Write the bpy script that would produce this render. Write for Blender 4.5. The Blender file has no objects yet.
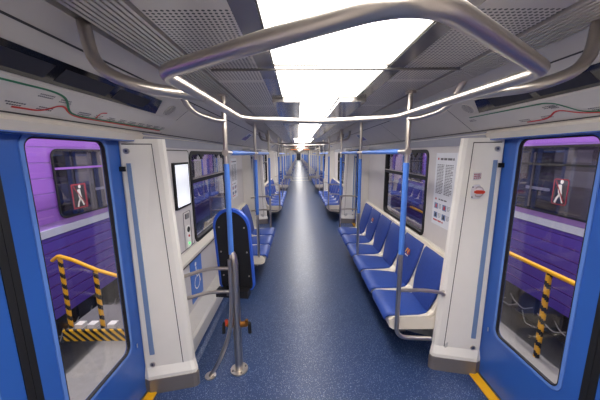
import bpy, math, random
from mathutils import Vector, Matrix
random.seed(7)
C = bpy.context.scene.collection
PI = math.pi

# ------------------------------------------------------------------ materials
def new_mat(name):
    m = bpy.data.materials.new(name); m.use_nodes = True
    nt = m.node_tree; b = nt.nodes['Principled BSDF']
    return m, nt, b
def srgb(r, g, b):
    f = lambda c: (c/255/12.92) if c/255 <= .04045 else ((c/255+.055)/1.055)**2.4
    return (f(r), f(g), f(b), 1)
def mat(name, col, rough=.45, metal=0, spec=.5, emit=0, wear=.04, scale=9, bump=0):
    m, nt, b = new_mat(name)
    c = srgb(*col)
    b.inputs['Roughness'].default_value = rough; b.inputs['Metallic'].default_value = metal
    b.inputs['Specular IOR Level'].default_value = spec
    if emit:
        b.inputs['Base Color'].default_value = c
        b.inputs['Emission Color'].default_value = c; b.inputs['Emission Strength'].default_value = emit
        return m
    tc = nt.nodes.new('ShaderNodeTexCoord'); n = nt.nodes.new('ShaderNodeTexNoise')
    n.inputs['Scale'].default_value = scale; n.inputs['Detail'].default_value = 4
    nt.links.new(tc.outputs['Object'], n.inputs['Vector'])
    r = nt.nodes.new('ShaderNodeMix'); r.data_type = 'RGBA'
    r.inputs[6].default_value = tuple(x*(1-wear*1.5) for x in c[:3]) + (1,)
    r.inputs[7].default_value = tuple(min(1, x*(1+wear*1.5)) for x in c[:3]) + (1,)
    nt.links.new(n.outputs['Fac'], r.inputs[0]); nt.links.new(r.outputs[2], b.inputs['Base Color'])
    if bump:
        bp = nt.nodes.new('ShaderNodeBump'); bp.inputs['Strength'].default_value = bump; bp.inputs['Distance'].default_value = .002
        n2 = nt.nodes.new('ShaderNodeTexNoise'); n2.inputs['Scale'].default_value = 300
        nt.links.new(tc.outputs['Object'], n2.inputs['Vector'])
        nt.links.new(n2.outputs['Fac'], bp.inputs['Height']); nt.links.new(bp.outputs['Normal'], b.inputs['Normal'])
    return m
M = {}
M['steel'] = mat('brushed_steel', (206, 197, 187), .32, 1, wear=.01, scale=25)
M['steel_dark'] = mat('dark_steel', (120, 116, 112), .38, .8)
M['blue_door'] = mat('blue_door_paint', (46, 92, 172), .3, wear=.03)
M['lit_bevel'] = mat('lit_blue_frame', (96, 134, 206), .22)  # door blue made lighter: highlight of the lit reveal put into the colour
M['blue_sleeve'] = mat('blue_sleeve', (74, 122, 206), .4)
M['rubber'] = mat('black_rubber', (16, 16, 18), .6)
M['cream'] = mat('cream_laminate', (230, 225, 217), .38, wear=.02)
M['wall'] = mat('grey_wall_laminate', (208, 202, 200), .4, wear=.02)
M['canopy'] = mat('grey_canopy', (204, 197, 187), .36, wear=.03)
M['seam'] = mat('dark_seam', (60, 58, 56), .6)
M['header'] = mat('shade_bellows_grey', (150, 150, 162), .4)  # shadow tone for the wall head strip, also the plain bellows grey
M['shell'] = mat('cream_seat_shell', (232, 222, 204), .33, wear=.02)
M['cushion'] = mat('blue_seat_cushion', (46, 76, 156), .5, wear=.1, scale=40, bump=.25)
M['cushion_dark'] = mat('blue_back_cushion', (40, 66, 142), .55, wear=.1, scale=40, bump=.25)
M['black'] = mat('black_pad', (22, 22, 26), .5, bump=.3)
M['display'] = mat('dark_display_glass', (22, 18, 16), .08, spec=.7)
M['white'] = mat('white_plastic', (240, 238, 234), .35)
M['screen'] = mat('screen_white', (240, 244, 250), .3, emit=.62)
M['red'] = mat('red_paint', (196, 40, 34), .4)
M['redsign'] = mat('dull_red_sticker', (160, 40, 62), .4)
M['rim'] = mat('blue_board_rim', (44, 86, 190), .4)
M['orange'] = mat('orange_red_handle', (226, 74, 42), .35)
M['green'] = mat('green_line', (22, 112, 74), .4)
M['greenled'] = mat('green_lamp', (80, 255, 120), .3, emit=2)
M['amber'] = mat('amber_display', (255, 150, 40), .4, emit=.8)
M['yellow'] = mat('yellow_paint', (240, 178, 20), .4)
M['gold'] = mat('brass_clamp', (150, 100, 45), .35, .8)
M['grey'] = mat('grey_plastic', (120, 118, 120), .45)
M['kick'] = mat('kick_plate', (138, 130, 126), .4, .5)
M['strip'] = mat('blue_grey_strip', (112, 136, 176), .3)
M['text'] = mat('dark_print', (104, 102, 106), .6)
M['textred'] = mat('red_print', (190, 60, 70), .6)
M['mapboard'] = mat('map_board', (205, 199, 192), .4)
M['paper'] = mat('poster_paper', (226, 226, 230), .5)
M['logoy'] = mat('logo_yellow', (240, 190, 50), .5); M['logor'] = mat('logo_red', (210, 50, 50), .5)
M['gloss'] = mat('glossy_ceiling', (150, 145, 140), .14, .45, wear=.05)
M['lilac'] = mat('lilac_train_paint', (150, 98, 198), .35)
M['lilac_light'] = mat('pale_lilac_line', (184, 146, 222), .35)
M['purple'] = mat('purple_train_paint', (80, 54, 158), .35)
M['silver'] = mat('silver_stripe', (205, 210, 228), .35, .2)
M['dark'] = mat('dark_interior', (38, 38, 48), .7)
M['darkmetal'] = mat('dark_underframe', (52, 50, 52), .6, .3, wear=.3)
M['concrete'] = mat('concrete', (150, 148, 144), .8, wear=.12, scale=14)
M['duct'] = mat('heater_duct', (196, 192, 188), .45)
M['sillc'] = mat('sill_laminate', (206, 200, 190), .42)
M['depot'] = mat('depot_wall', (120, 122, 128), .8)
M['pic'] = mat('poster_picture', (110, 130, 165), .5)

def striped():
    m, nt, b = new_mat('hazard_stripes')
    tc = nt.nodes.new('ShaderNodeTexCoord'); w = nt.nodes.new('ShaderNodeTexWave')
    w.wave_type = 'BANDS'; w.bands_direction = 'DIAGONAL'; w.inputs['Scale'].default_value = 6.5
    r = nt.nodes.new('ShaderNodeValToRGB'); r.color_ramp.interpolation = 'CONSTANT'
    r.color_ramp.elements[0].color = srgb(25, 24, 26); r.color_ramp.elements[1].position = .5
    r.color_ramp.elements[1].color = srgb(245, 190, 20)
    nt.links.new(tc.outputs['Object'], w.inputs['Vector']); nt.links.new(w.outputs['Fac'], r.inputs[0])
    nt.links.new(r.outputs[0], b.inputs['Base Color']); b.inputs['Roughness'].default_value = .5
    return m
M['hazard'] = striped()

def floor_mat():
    m, nt, b = new_mat('speckled_blue_vinyl')
    tc = nt.nodes.new('ShaderNodeTexCoord')
    n = nt.nodes.new('ShaderNodeTexNoise'); n.inputs['Scale'].default_value = 3; n.inputs['Detail'].default_value = 6
    nt.links.new(tc.outputs['Object'], n.inputs['Vector'])
    base = nt.nodes.new('ShaderNodeMix'); base.data_type = 'RGBA'
    base.inputs[6].default_value = srgb(36, 56, 94); base.inputs[7].default_value = srgb(46, 67, 110)
    nt.links.new(n.outputs['Fac'], base.inputs[0]); col = base.outputs[2]
    for sc, th, c in ((85, .2, (120, 140, 180)), (120, .24, (22, 38, 78)), (100, .17, (190, 200, 222))):
        v = nt.nodes.new('ShaderNodeTexVoronoi'); v.inputs['Scale'].default_value = sc
        nt.links.new(tc.outputs['Object'], v.inputs['Vector'])
        lt = nt.nodes.new('ShaderNodeMath'); lt.operation = 'LESS_THAN'; lt.inputs[1].default_value = th
        nt.links.new(v.outputs['Distance'], lt.inputs[0])
        mx = nt.nodes.new('ShaderNodeMix'); mx.data_type = 'RGBA'; mx.inputs[7].default_value = srgb(*c)
        ml = nt.nodes.new('ShaderNodeMath'); ml.operation = 'MULTIPLY'; ml.inputs[1].default_value = .8
        nt.links.new(lt.outputs[0], ml.inputs[0]); nt.links.new(ml.outputs[0], mx.inputs[0])
        nt.links.new(col, mx.inputs[6]); col = mx.outputs[2]
    nt.links.new(col, b.inputs['Base Color'])
    b.inputs['Roughness'].default_value = .36; b.inputs['Specular IOR Level'].default_value = .5
    return m
M['floor'] = floor_mat()

def holes_mat():
    # perforated sheet: a grid of dark round holes along object x / y
    m, nt, b = new_mat('perforated_grille')
    tc = nt.nodes.new('ShaderNodeTexCoord'); sp = nt.nodes.new('ShaderNodeSeparateXYZ')
    nt.links.new(tc.outputs['Object'], sp.inputs[0])
    def mth(op, a, bb=None):
        x = nt.nodes.new('ShaderNodeMath'); x.operation = op
        for i, v in enumerate((a, bb)):
            if v is None: continue
            if isinstance(v, (int, float)): x.inputs[i].default_value = v
            else: nt.links.new(v, x.inputs[i])
        return x.outputs[0]
    fx = mth('SUBTRACT', mth('FRACT', mth('MULTIPLY', sp.outputs[0], 1/.0165)), .5)
    fy = mth('SUBTRACT', mth('FRACT', mth('MULTIPLY', sp.outputs[1], 1/.0165)), .5)
    d = mth('SQRT', mth('ADD', mth('MULTIPLY', fx, fx), mth('MULTIPLY', fy, fy)))
    hole = mth('LESS_THAN', d, .3)
    # leave plain margins where perforation blocks end
    blk = mth('FRACT', mth('MULTIPLY', sp.outputs[1], 1/.775))
    ok = mth('MULTIPLY', mth('GREATER_THAN', blk, .06), hole)
    mx = nt.nodes.new('ShaderNodeMix'); mx.data_type = 'RGBA'
    mx.inputs[6].default_value = srgb(206, 200, 192); mx.inputs[7].default_value = srgb(28, 28, 30)
    nt.links.new(ok, mx.inputs[0]); nt.links.new(mx.outputs[2], b.inputs['Base Color'])
    b.inputs['Metallic'].default_value = .2; b.inputs['Roughness'].default_value = .32
    return m
M['holes'] = holes_mat()
M['rib'] = mat('ribbed_grille', (204, 198, 190), .35, .2)

def glass_mat(name, tint, base=.05, gain=.85, power=3.2):
    m = bpy.data.materials.new(name); m.use_nodes = True; nt = m.node_tree
    nt.nodes.clear()
    out = nt.nodes.new('ShaderNodeOutputMaterial'); mix = nt.nodes.new('ShaderNodeMixShader')
    t = nt.nodes.new('ShaderNodeBsdfTransparent'); t.inputs[0].default_value = tint
    g = nt.nodes.new('ShaderNodeBsdfGlossy'); g.inputs['Roughness'].default_value = .015
    lw = nt.nodes.new('ShaderNodeLayerWeight'); lw.inputs[0].default_value = .5
    p = nt.nodes.new('ShaderNodeMath'); p.operation = 'POWER'; p.inputs[1].default_value = power
    q = nt.nodes.new('ShaderNodeMath'); q.operation = 'MULTIPLY_ADD'; q.inputs[1].default_value = gain; q.inputs[2].default_value = base
    nt.links.new(lw.outputs['Facing'], p.inputs[0]); nt.links.new(p.outputs[0], q.inputs[0])
    nt.links.new(q.outputs[0], mix.inputs[0]); nt.links.new(t.outputs[0], mix.inputs[1]); nt.links.new(g.outputs[0], mix.inputs[2])
    nt.links.new(mix.outputs[0], out.inputs[0])
    return m
M['glass'] = glass_mat('door_glass', (.97, .96, .98, 1), .04, .5, 4)
M['wglass'] = glass_mat('window_glass', (.8, .8, .86, 1), .08, .8, 2.2)
M['light'] = mat('light_diffuser', (255, 250, 244), .5, emit=10.5)

# ------------------------------------------------------------------ mesh builder
class MB:
    def __init__(s): s.v = []; s.f = []; s.m = []; s.sm = []; s.mats = []
    def mi(s, m):
        if m not in s.mats: s.mats.append(m)
        return s.mats.index(m)
    def add(s, vs, fs, m, smooth=False):
        o = len(s.v); s.v += [tuple(v) for v in vs]; k = s.mi(m)
        for f in fs: s.f.append([o+i for i in f]); s.m.append(k); s.sm.append(smooth)
        return s
    def box(s, x0, x1, y0, y1, z0, z1, m):
        if x0 > x1: x0, x1 = x1, x0
        vs = [(x, y, z) for x in (x0, x1) for y in (y0, y1) for z in (z0, z1)]
        return s.add(vs, [(0,1,3,2),(4,6,7,5),(0,4,5,1),(2,3,7,6),(0,2,6,4),(1,5,7,3)], m)
    def bevbox(s, x0, x1, y0, y1, z0, z1, r, m):
        # box with edges parallel to y rounded
        pts = rrect((x0+x1)/2, (z0+z1)/2, abs(x1-x0), z1-z0, r, 4)
        return s.loft([[(x, y, z) for x, z in pts] for y in (y0, y1)], m)
    def loft(s, rings, m, caps=True, smooth=False, closed=True):
        n = len(rings[0]); vs = [p for r in rings for p in r]; fs = []
        for i in range(len(rings)-1):
            for j in range(n if closed else n-1):
                a = i*n+j; b = i*n+(j+1) % n
                fs.append((a, b, b+n, a+n))
        s.add(vs, fs, m, smooth)
        if caps:
            s.add(rings[0], [tuple(reversed(range(n)))], m); s.add(rings[-1], [tuple(range(n))], m)
        return s
    def prism(s, pts, f, a, b, m):
        # pts 2-D, f(p, t) -> 3-D
        return s.loft([[f(p, a) for p in pts], [f(p, b) for p in pts]], m)
    def ring(s, outer, inner, f, a, b, m, smooth=False):
        n = len(outer)
        vs = [f(p, a) for p in outer]+[f(p, a) for p in inner]+[f(p, b) for p in outer]+[f(p, b) for p in inner]
        fs = []
        for i in range(n):
            j = (i+1) % n
            fs += [(i, j, n+j, n+i), (2*n+i, 3*n+i, 3*n+j, 2*n+j), (i, 2*n+i, 2*n+j, j), (n+i, n+j, 3*n+j, 3*n+i)]
        return s.add(vs, fs, m, smooth)
    def tube(s, pts, r, m, n=12, cap=True, closed=False):
        P = [Vector(p) for p in pts]; L = len(P); rings = []
        T = []
        for i in range(L):
            if closed: t = P[(i+1) % L]-P[i-1]
            else: t = P[min(i+1, L-1)]-P[max(i-1, 0)]
            T.append(t.normalized())
        up = Vector((0, 0, 1)) if abs(T[0].z) < .9 else Vector((1, 0, 0))
        u = T[0].cross(up).normalized()
        for i in range(L):
            u = (u-T[i]*u.dot(T[i])).normalized(); w = T[i].cross(u)
            rr = r[i] if isinstance(r, (list, tuple)) else r
            rings.append([P[i]+(u*math.cos(2*PI*k/n)+w*math.sin(2*PI*k/n))*rr for k in range(n)])
        if closed: rings.append(rings[0]); s.loft(rings, m, False, True)
        else: s.loft(rings, m, cap, True)
        return s
    def cyl(s, p, q, r, m, n=20): return s.tube([p, q], r, m, n)
    def build(s, name, parent=None, loc=None):
        me = bpy.data.meshes.new(name); me.from_pydata([tuple(v) for v in s.v], [], s.f)
        for m in s.mats: me.materials.append(M[m])
        me.polygons.foreach_set('material_index', s.m); me.polygons.foreach_set('use_smooth', s.sm)
        me.update()
        o = bpy.data.objects.new(name, me); C.objects.link(o)
        if parent: o.parent = parent
        if loc: o.location = loc
        return o
def rrect(cx, cy, w, h, r, n=6):
    pts = []
    for qx, qy, a in ((1, 1, 0), (-1, 1, 90), (-1, -1, 180), (1, -1, 270)):
        for k in range(n+1):
            t = math.radians(a+90*k/n)
            pts.append((cx+qx*(w/2-r)+r*math.cos(t), cy+qy*(h/2-r)+r*math.sin(t)))
    return pts
def fillet(pts, r, n=6, closed=False):
    P = [Vector(p) for p in pts]; out = []; L = len(P)
    rs = r if isinstance(r, (list, tuple)) else [r]*L
    for i in range(L):
        if not closed and i in (0, L-1): out.append(P[i]); continue
        a, b, c = P[i-1], P[i], P[(i+1) % L]
        d1 = (a-b); d2 = (c-b); rr = min(rs[i], d1.length*.49, d2.length*.49)
        p = b+d1.normalized()*rr; q = b+d2.normalized()*rr
        for k in range(n+1):
            t = k/n; out.append(p*(1-t)**2+b*2*t*(1-t)+q*t*t)
    return out
def tag(o, label=None, cat=None, group=None, kind=None):
    if label: o['label'] = label
    if cat: o['category'] = cat
    if group: o['group'] = group
    if kind: o['kind'] = kind
    return o
def empty(name, loc=(0, 0, 0), rz=0):
    o = bpy.data.objects.new(name, None); C.objects.link(o); o.location = loc; o.rotation_euler = (0, 0, rz)
    o.empty_display_size = .1
    return o
def kids(o): return [c for c in bpy.data.objects if c.parent == o]
def copy_tree(o, parent=None):
    c = o.copy(); C.objects.link(c); c.parent = parent
    for ch in kids(o): copy_tree(ch, c)
    return c
FLAT = {}
def flat(o):
    """one mesh with everything of a thing (for copies too small to show their parts)"""
    if o.name in FLAT: return FLAT[o.name]
    mb = MB(); back = {id(v): k for k, v in M.items()}
    names = {v.name: k for k, v in M.items()}
    def walk(x, mw):
        if x.type == 'MESH':
            for p in x.data.polygons:
                mb.add([mw @ x.data.vertices[i].co for i in p.vertices], [tuple(range(len(p.vertices)))], names[x.data.materials[p.material_index].name], p.use_smooth)
        for ch in kids(x): walk(ch, mw @ Matrix.Translation(ch.location))
    walk(o, Matrix.Identity(4))
    base = o.name.split('.')[0]
    n = mb.build(base); me = n.data; bpy.data.objects.remove(n); FLAT[o.name] = me
    return me
def put_flat(src, loc, rz):
    o = bpy.data.objects.new(src.name.split('.')[0], flat(src)); C.objects.link(o)
    o.location = loc; o.rotation_euler = (0, 0, rz)
    return o
def cat_label(s, *a): return s.format(*a)

# ------------------------------------------------------------------ dimensions (metres, aisle along +Y)
DX = 1.25          # door plane
WX = 1.15          # side wall plane between doorways
PITCH = 4.65
CARS = 4
CARL = 19.2
ENDY = 17.2 + CARL*(CARS-1)
SIDE = {-1: 'left', 1: 'right'}
ORD = ['first', 'second', 'third', 'fourth', 'fifth', 'sixth']
def mx(s, pts): return [(s*x, y) for x, y in pts]

# ---- floor / ceiling structure
fl = MB(); fl.box(-1.34, 1.34, -4, ENDY, -.06, 0, 'floor'); fo = fl.build('floor'); tag(fo, 'blue speckled vinyl floor running down the aisle', 'floor', kind='structure')
CO = .02
c = MB()
c.box(-.345+CO, .345+CO, -4, ENDY, 2.135, 2.16, 'gloss')
# cover over the whole roof
c.box(-1.3, 1.3, -4, ENDY, 2.16, 2.22, 'canopy')
co = c.build('ceiling'); tag(co, 'grey car ceiling above the light panels', 'ceiling', kind='structure')
trim_n = 0
def trim(mb, label):
    global trim_n
    trim_n += 1
    return tag(mb.build('trim_%d' % trim_n), label, 'trim', kind='structure')
for s in (-1, 1):
    p = MB()
    x0, x1 = sorted((CO+s*.345, CO+s*.60)); p.box(x0, x1, -4, ENDY, 2.1, 2.115, 'holes')
    trim(p, 'perforated metal ceiling grille beside the light, %s side' % SIDE[s])
    p = MB()
    for i in range(9):
        a = CO+s*(.61+i*.0195); p.box(*sorted((a, a+s*.012)), -4, ENDY, 2.092, 2.11, 'rib')
    p.box(*sorted((CO+s*.60, CO+s*.79)), -4, ENDY, 2.108, 2.116, 'seam')
    trim(p, 'ribbed metal ceiling grille along the %s side' % SIDE[s])

# ---- ceiling light panels: wide over every other module, narrow between
lys = []
y = 2.05-2*PITCH
wide = False
k = 0
spans = []
while y < ENDY:
    y1 = y+PITCH
    w = .27 if k % 2 else .142
    if y1 > -4:
        spans.append((max(y, -4), min(y1, ENDY), w))
    y = y1; k += 1
hidden = []
ln = 0
for (ya, yb, w) in spans:
    if w < .2:
        # flush glossy side boxes beside the narrow light
        for s in (-1, 1):
            p = MB(); p.box(*sorted((CO+s*.145, CO+s*.345)), ya, yb, 2.075, 2.14, 'gloss')
            trim(p, 'glossy metal ceiling box beside the narrow light')
    else:
        for s in (-1, 1):
            p = MB(); p.box(*sorted((CO+s*.272, CO+s*.345)), ya, yb, 2.1, 2.14, 'gloss')
            trim(p, 'glossy metal strip beside the wide light')
    npan = 3
    # panel joints where the photograph shows them
    ys = [ya+(yb-ya)*i/npan for i in range(npan+1)]
    if ya < 1 < yb: ys = [ya, -.4, 1.33, yb]
    for a, b in zip(ys[:-1], ys[1:]):
        ln += 1
        e = empty('ceiling_light', (CO, (a+b)/2, 2.1))
        q = MB(); q.box(-w+.004, w-.004, a-(a+b)/2+.006, b-(a+b)/2-.006, .012, .02, 'light'); q.build('diffuser', e)
        q = MB(); q.ring([(x, y) for x, y in rrect(0, 0, 2*w, b-a-.001, .003, 1)], [(x, y) for x, y in rrect(0, 0, 2*w-.008, b-a-.012, .003, 1)], lambda p, t: (p[0], p[1], t), .004, .03, 'steel_dark'); q.build('frame', e)
        kind = 'wide' if w > .2 else 'narrow'
        tag(e, '%s white ceiling light panel, number %s down the aisle' % (kind, ln), 'ceiling light', 'ceiling light panels')
        lys.append((e, ln, kind, (a+b)/2))
NW = ['zeroth','first','second','third','fourth','fifth','sixth','seventh','eighth','ninth','tenth','eleventh','twelfth']
vis = [t for t in lys if t[3] > .2]
for i, (e, n_, kind, yy) in enumerate(vis):
    far = NW[i+1] if i+1 < len(NW) else None
    if far: e['label'] = '%s bright ceiling light panel, %s one down the aisle from the front' % (kind, far)
    else: e['label'] = 'tiny distant ceiling light panel far down the aisle'
for (e, n_, kind, yy) in lys:
    if yy <= .2: e['label'] = '%s ceiling light panel behind and above the viewpoint' % kind
# cross seam bars under the ceiling
for yy in (1.33, 2.97):
    q = MB(); q.tube([(-.56+CO, yy, 2.088), (.60+CO, yy, 2.088)], .006, 'steel_dark', 8)
    trim(q, 'thin metal joint bar crossing below the ceiling light')

# ---- canopy (sloped panel over doors and windows)
CA = (1.15, 1.84); CB = (.80, 2.10)
cn = Vector((CA[0]-CB[0], 0, CA[1]-CB[1])).normalized()
def cpt(s, y, t, off=0):
    x = CA[0]+(CB[0]-CA[0])*t; z = CA[1]+(CB[1]-CA[1])*t
    nx, nz = -(CB[1]-CA[1]), (CB[0]-CA[0])   # inward-down normal
    l = math.hypot(nx, nz); nx /= l; nz /= l
    return (s*(x+nx*off), y, z+nz*off)
for s in (-1, 1):
    q = MB()
    prof = [(1.15, 1.84), (1.135, 1.825), (1.16, 1.79), (1.34, 1.79), (1.34, 2.16), (.80, 2.16), (.80, 2.10)]
    q.loft([[(s*x, yy, z) for x, z in prof] for yy in (-4, ENDY)], 'canopy')
    # flat dark lines: grooves, the upper one a shadow line put into colour
    for t in (.80, .03):
        q.add([cpt(s, -4, t, .0015), cpt(s, ENDY, t, .0015), cpt(s, ENDY, t+.018, .0015), cpt(s, -4, t+.018, .0015)], [(0, 1, 2, 3)], 'seam')
    for k in range(-1, int(ENDY/PITCH)+1):
        for yy in (k*PITCH+1.98, k*PITCH+4.75, k*PITCH+3.35):
            q.add([cpt(s, yy, .03, .0015), cpt(s, yy+.006, .03, .0015), cpt(s, yy+.006, .8, .0015), cpt(s, yy, .8, .0015)], [(0, 1, 2, 3)], 'seam')
    trim(q, 'sloped grey panel above the %s doors and windows' % SIDE[s])

# ---- doorway pieces
def leaf(s, ya, yb, parent):
    """one sliding leaf between ya and yb, window inside"""
    f = lambda p, t: (s*t, p[0], p[1])
    cy = (ya+yb)/2; w = yb-ya
    mb = MB()
    O = rrect(cy, .905, w, 1.77, .004, 6); gw = w-.238; gy = cy-(.016 if cy > 0 else -.016)
    I = rrect(gy, 1.105, gw, 1.35, .05, 6)
    mb.ring(O, I, f, DX, DX+.024, 'blue_door')
    o = mb.build('door_leaf', parent)
    g = MB(); g.ring(rrect(gy, 1.105, gw+.036, 1.386, .062, 6), rrect(gy, 1.105, gw+.002, 1.352, .052, 6), f, DX-.006, DX+.004, 'lit_bevel')
    g.build('window_frame', o)
    g = MB(); g.ring(rrect(gy, 1.105, gw+.002, 1.352, .052, 6), rrect(gy, 1.105, gw-.014, 1.336, .044, 6), f, DX-.003, DX+.016, 'rubber')
    g.build('window_gasket', o)
    g = MB(); g.prism(rrect(gy, 1.105, gw-.006, 1.344, .046, 6), f, DX+.003, DX+.008, 'glass'); g.build('window_pane', o)
    return o
def doorway(yc, s, name):
    root = empty(name, (0, yc, 0))
    f = lambda p, t: (s*t, p[0], p[1])
    leaf(s, -.73, -.03, root); leaf(s, .03, .73, root)
    g = MB(); g.box(s*(DX-.004), s*(DX+.045), -.03, -.001, .02, 1.79, 'rubber'); g.build('rubber_seal', root)
    g = MB(); g.box(s*(DX-.004), s*(DX+.045), .001, .03, .02, 1.79, 'rubber'); g.build('rubber_seal', root)
    for yy in (-.66, .66):
        g = MB(); g.box(s*(DX-.003), s*DX, yy-.012, yy+.012, .40, .44, 'blue_door'); g.box(s*(DX-.005), s*DX, yy-.004, yy+.004, .405, .435, 'steel'); g.build('latch', root)
    g = MB(); g.box(s*(DX-.075), s*(DX+.06), -.78, .78, .002, .016, 'yellow'); g.box(s*(DX-.012), s*(DX+.0), -.78, .78, .016, .022, 'steel_dark'); g.build('threshold', root)
    g = MB(); g.box(s*(DX-.004), s*(DX+.03), -.74, -.70, 1.58, 1.62, 'rubber'); g.box(s*(DX-.03), s*(DX), .70, .72, 1.60, 1.63, 'rubber'); g.build('door_stop', root)
    return root

# pillar footprints (bottom, top) for the far side of a doorway; y measured from reference 1.75
def pillar(s, y0, d, name, detail=True):
    """d=+1: pillar face looks to -Y (seen by the camera).  y0 = y of the corner at the door."""
    root = empty(name, (0, y0, 0))
    def sect(off, z, lift=0):
        # outer at door -> inner edge ; off moves the inner edge inwards
        P = [(1.33, 0), (1.245, 0), (1.235, -.012), (1.065-off, .043), (1.035-off, .050), (1.012-off, .062), (1.004-off, .085), (1.33, .085)]
        return [(s*(x-(lift if x < 1.24 else 0)), d*(y-(lift if y < .1 else 0)), z) for x, y in P]
    mb = MB()
    zs = [(.13, .032, .0), (.5, .024, 0), (1.77, 0, 0), (1.80, 0, 0)]
    mb.loft([sect(o, z, l) for z, o, l in [(.115, .084, .018), (.14, .084, .018), (.20, .08, .0)]+[(.5, .065, 0), (1.80, 0, 0)]], 'cream')
    o = mb.build('pillar_shell', root)
    k = MB(); k.loft([sect(.088, z, .022) for z in (0, .115)], 'kick'); k.build('kick_plate', root)
    # seam between front panel and rounded edge
    a = Vector((1.02, .0505)); 
    def onface(t, z):     # t 0 outer .. 1 inner on the front panel
        off = .086*(1-z/1.8)
        x = 1.235+(1.065-off-1.235)*t; y = -.012+(.057)*t
        return Vector((s*x, d*(y-.002), z))
    def strip(t0, t1, z0, z1, m, lift=.0015):
        mb = MB(); L = Vector((0, -d*lift, 0)); B = Vector((0, d*.004, 0))
        q = [onface(t0, z0), onface(t1, z0), onface(t1, z1), onface(t0, z1)]
        mb.loft([[p+B for p in q], [p+L for p in q]], m)
        return mb
    strip(.955, .975, .13, 1.77, 'seam').build('panel_seam', root)
    strip(.05, .965, 1.765, 1.771, 'seam').build('top_seam', root)
    strip(.13, .25, .30, 1.65, 'strip', .004).build('light_strip', root)
    for zz in (1.725, .22):
        c0 = onface(.17, zz); mb = MB(); mb.cyl(c0+Vector((0, d*.004, 0)), c0-Vector((0, d*.005, 0)), .018, 'steel'); mb.cyl(c0, c0-Vector((0, d*.006, 0)), .008, 'text'); mb.build('lock', root)
    return root, onface, strip

def text_rows(mb, f, u0, u1, v0, v1, n, m, words=5, fill=.5, seed=1, ragged=True):
    """rows of small word-shaped marks in a (u,v) rectangle; f(u,v)->3-D"""
    rnd = random.Random(seed); h = (v1-v0)/n
    for i in range(n):
        u = u0; end = u1 - (rnd.random()*.3*(u1-u0) if ragged and i % 4 == 3 else 0)
        while u < end:
            w = (u1-u0)/words*(.5+rnd.random()*.8); w = min(w, end-u)
            a, b = v1-h*(i+.5-fill/2), v1-h*(i+.5+fill/2)
            mb.add([f(u, b), f(u+w, b), f(u+w, a), f(u, a)], [(0, 1, 2, 3)], m)
            u += w+(u1-u0)/words*.18

def text_obj(body, size, matname, M4, parent, name, align='CENTER'):
    cu = bpy.data.curves.new('t', 'FONT'); cu.body = body; cu.size = size; cu.align_x = align; cu.extrude = .0004
    t = bpy.data.objects.new('t', cu); C.objects.link(t)
    dg = bpy.context.evaluated_depsgraph_get(); me = bpy.data.meshes.new_from_object(t.evaluated_get(dg))
    bpy.data.objects.remove(t)
    me.materials.clear(); me.materials.append(M[matname]); me.transform(M4)
    o = bpy.data.objects.new(name, me); C.objects.link(o); o.parent = parent
    return o
def frame4(origin, xdir, ydir):
    x = Vector(xdir).normalized(); y = Vector(ydir).normalized(); z = x.cross(y)
    m = Matrix.Identity(4)
    for i in range(3): m[i][0] = x[i]; m[i][1] = y[i]; m[i][2] = z[i]; m[i][3] = origin[i]
    return m

# ---- walls between the doorways (with a window hole)
def wall_bay(s, y0, y1, hole, idx):
    f = lambda p, t: (s*t, p[0], p[1])
    mb = MB()
    O = rrect((y0+y1)/2, .92, y1-y0, 1.84, .004, 6)
    if hole:
        a, b = hole
        I = rrect((a+b)/2, 1.288, b-a, .885, .07, 6)
        mb.ring(O, I, f, WX, WX+.1, 'wall')
    else: mb.prism(O, f, WX, WX+.1, 'wall')
    o = mb.build('wall_%s' % SIDE[s]); tag(o, 'grey %s wall of the car between doorways' % SIDE[s], 'wall', kind='structure')
    # panel joints, shadow-toned head strip and sill belong to the wall
    q = MB(); q.box(s*(WX-.012), s*WX, y0, y1, 1.755, 1.84, 'header'); q.build('shaded_head_strip', o)  # strip coloured lavender-grey for the shadow below the canopy
    q = MB(); q.loft([[(s*x, yy, z) for x, z in ((WX, .845), (WX-.012, .842), (WX-.05, .79), (WX-.05, .765), (WX, .765))] for yy in (y0, y1)], 'sillc')
    q.build('window_sill', o)
    q = MB(); q.box(s*(WX-.0515), s*(WX-.049), y0, y1, .755, .764, 'seam'); q.build('sill_shadow_gap', o)
    q = MB(); q.loft([[(s*x, yy, z) for x, z in ((WX, .25), (WX-.13, .24), (WX-.15, .22), (WX-.15, .10), (WX, .09))] for yy in (y0, y1)], 'duct')
    q.build('heater_duct', o)
    q = MB(); q.loft([[(s*x, yy, z) for x, z in ((WX, .09), (WX-.10, .09), (WX-.14, .02), (WX-.17, .001), (WX, .001))] for yy in (y0, y1)], 'floor'); q.build('floor_coving', o)
    return o
win_n = 0
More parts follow.
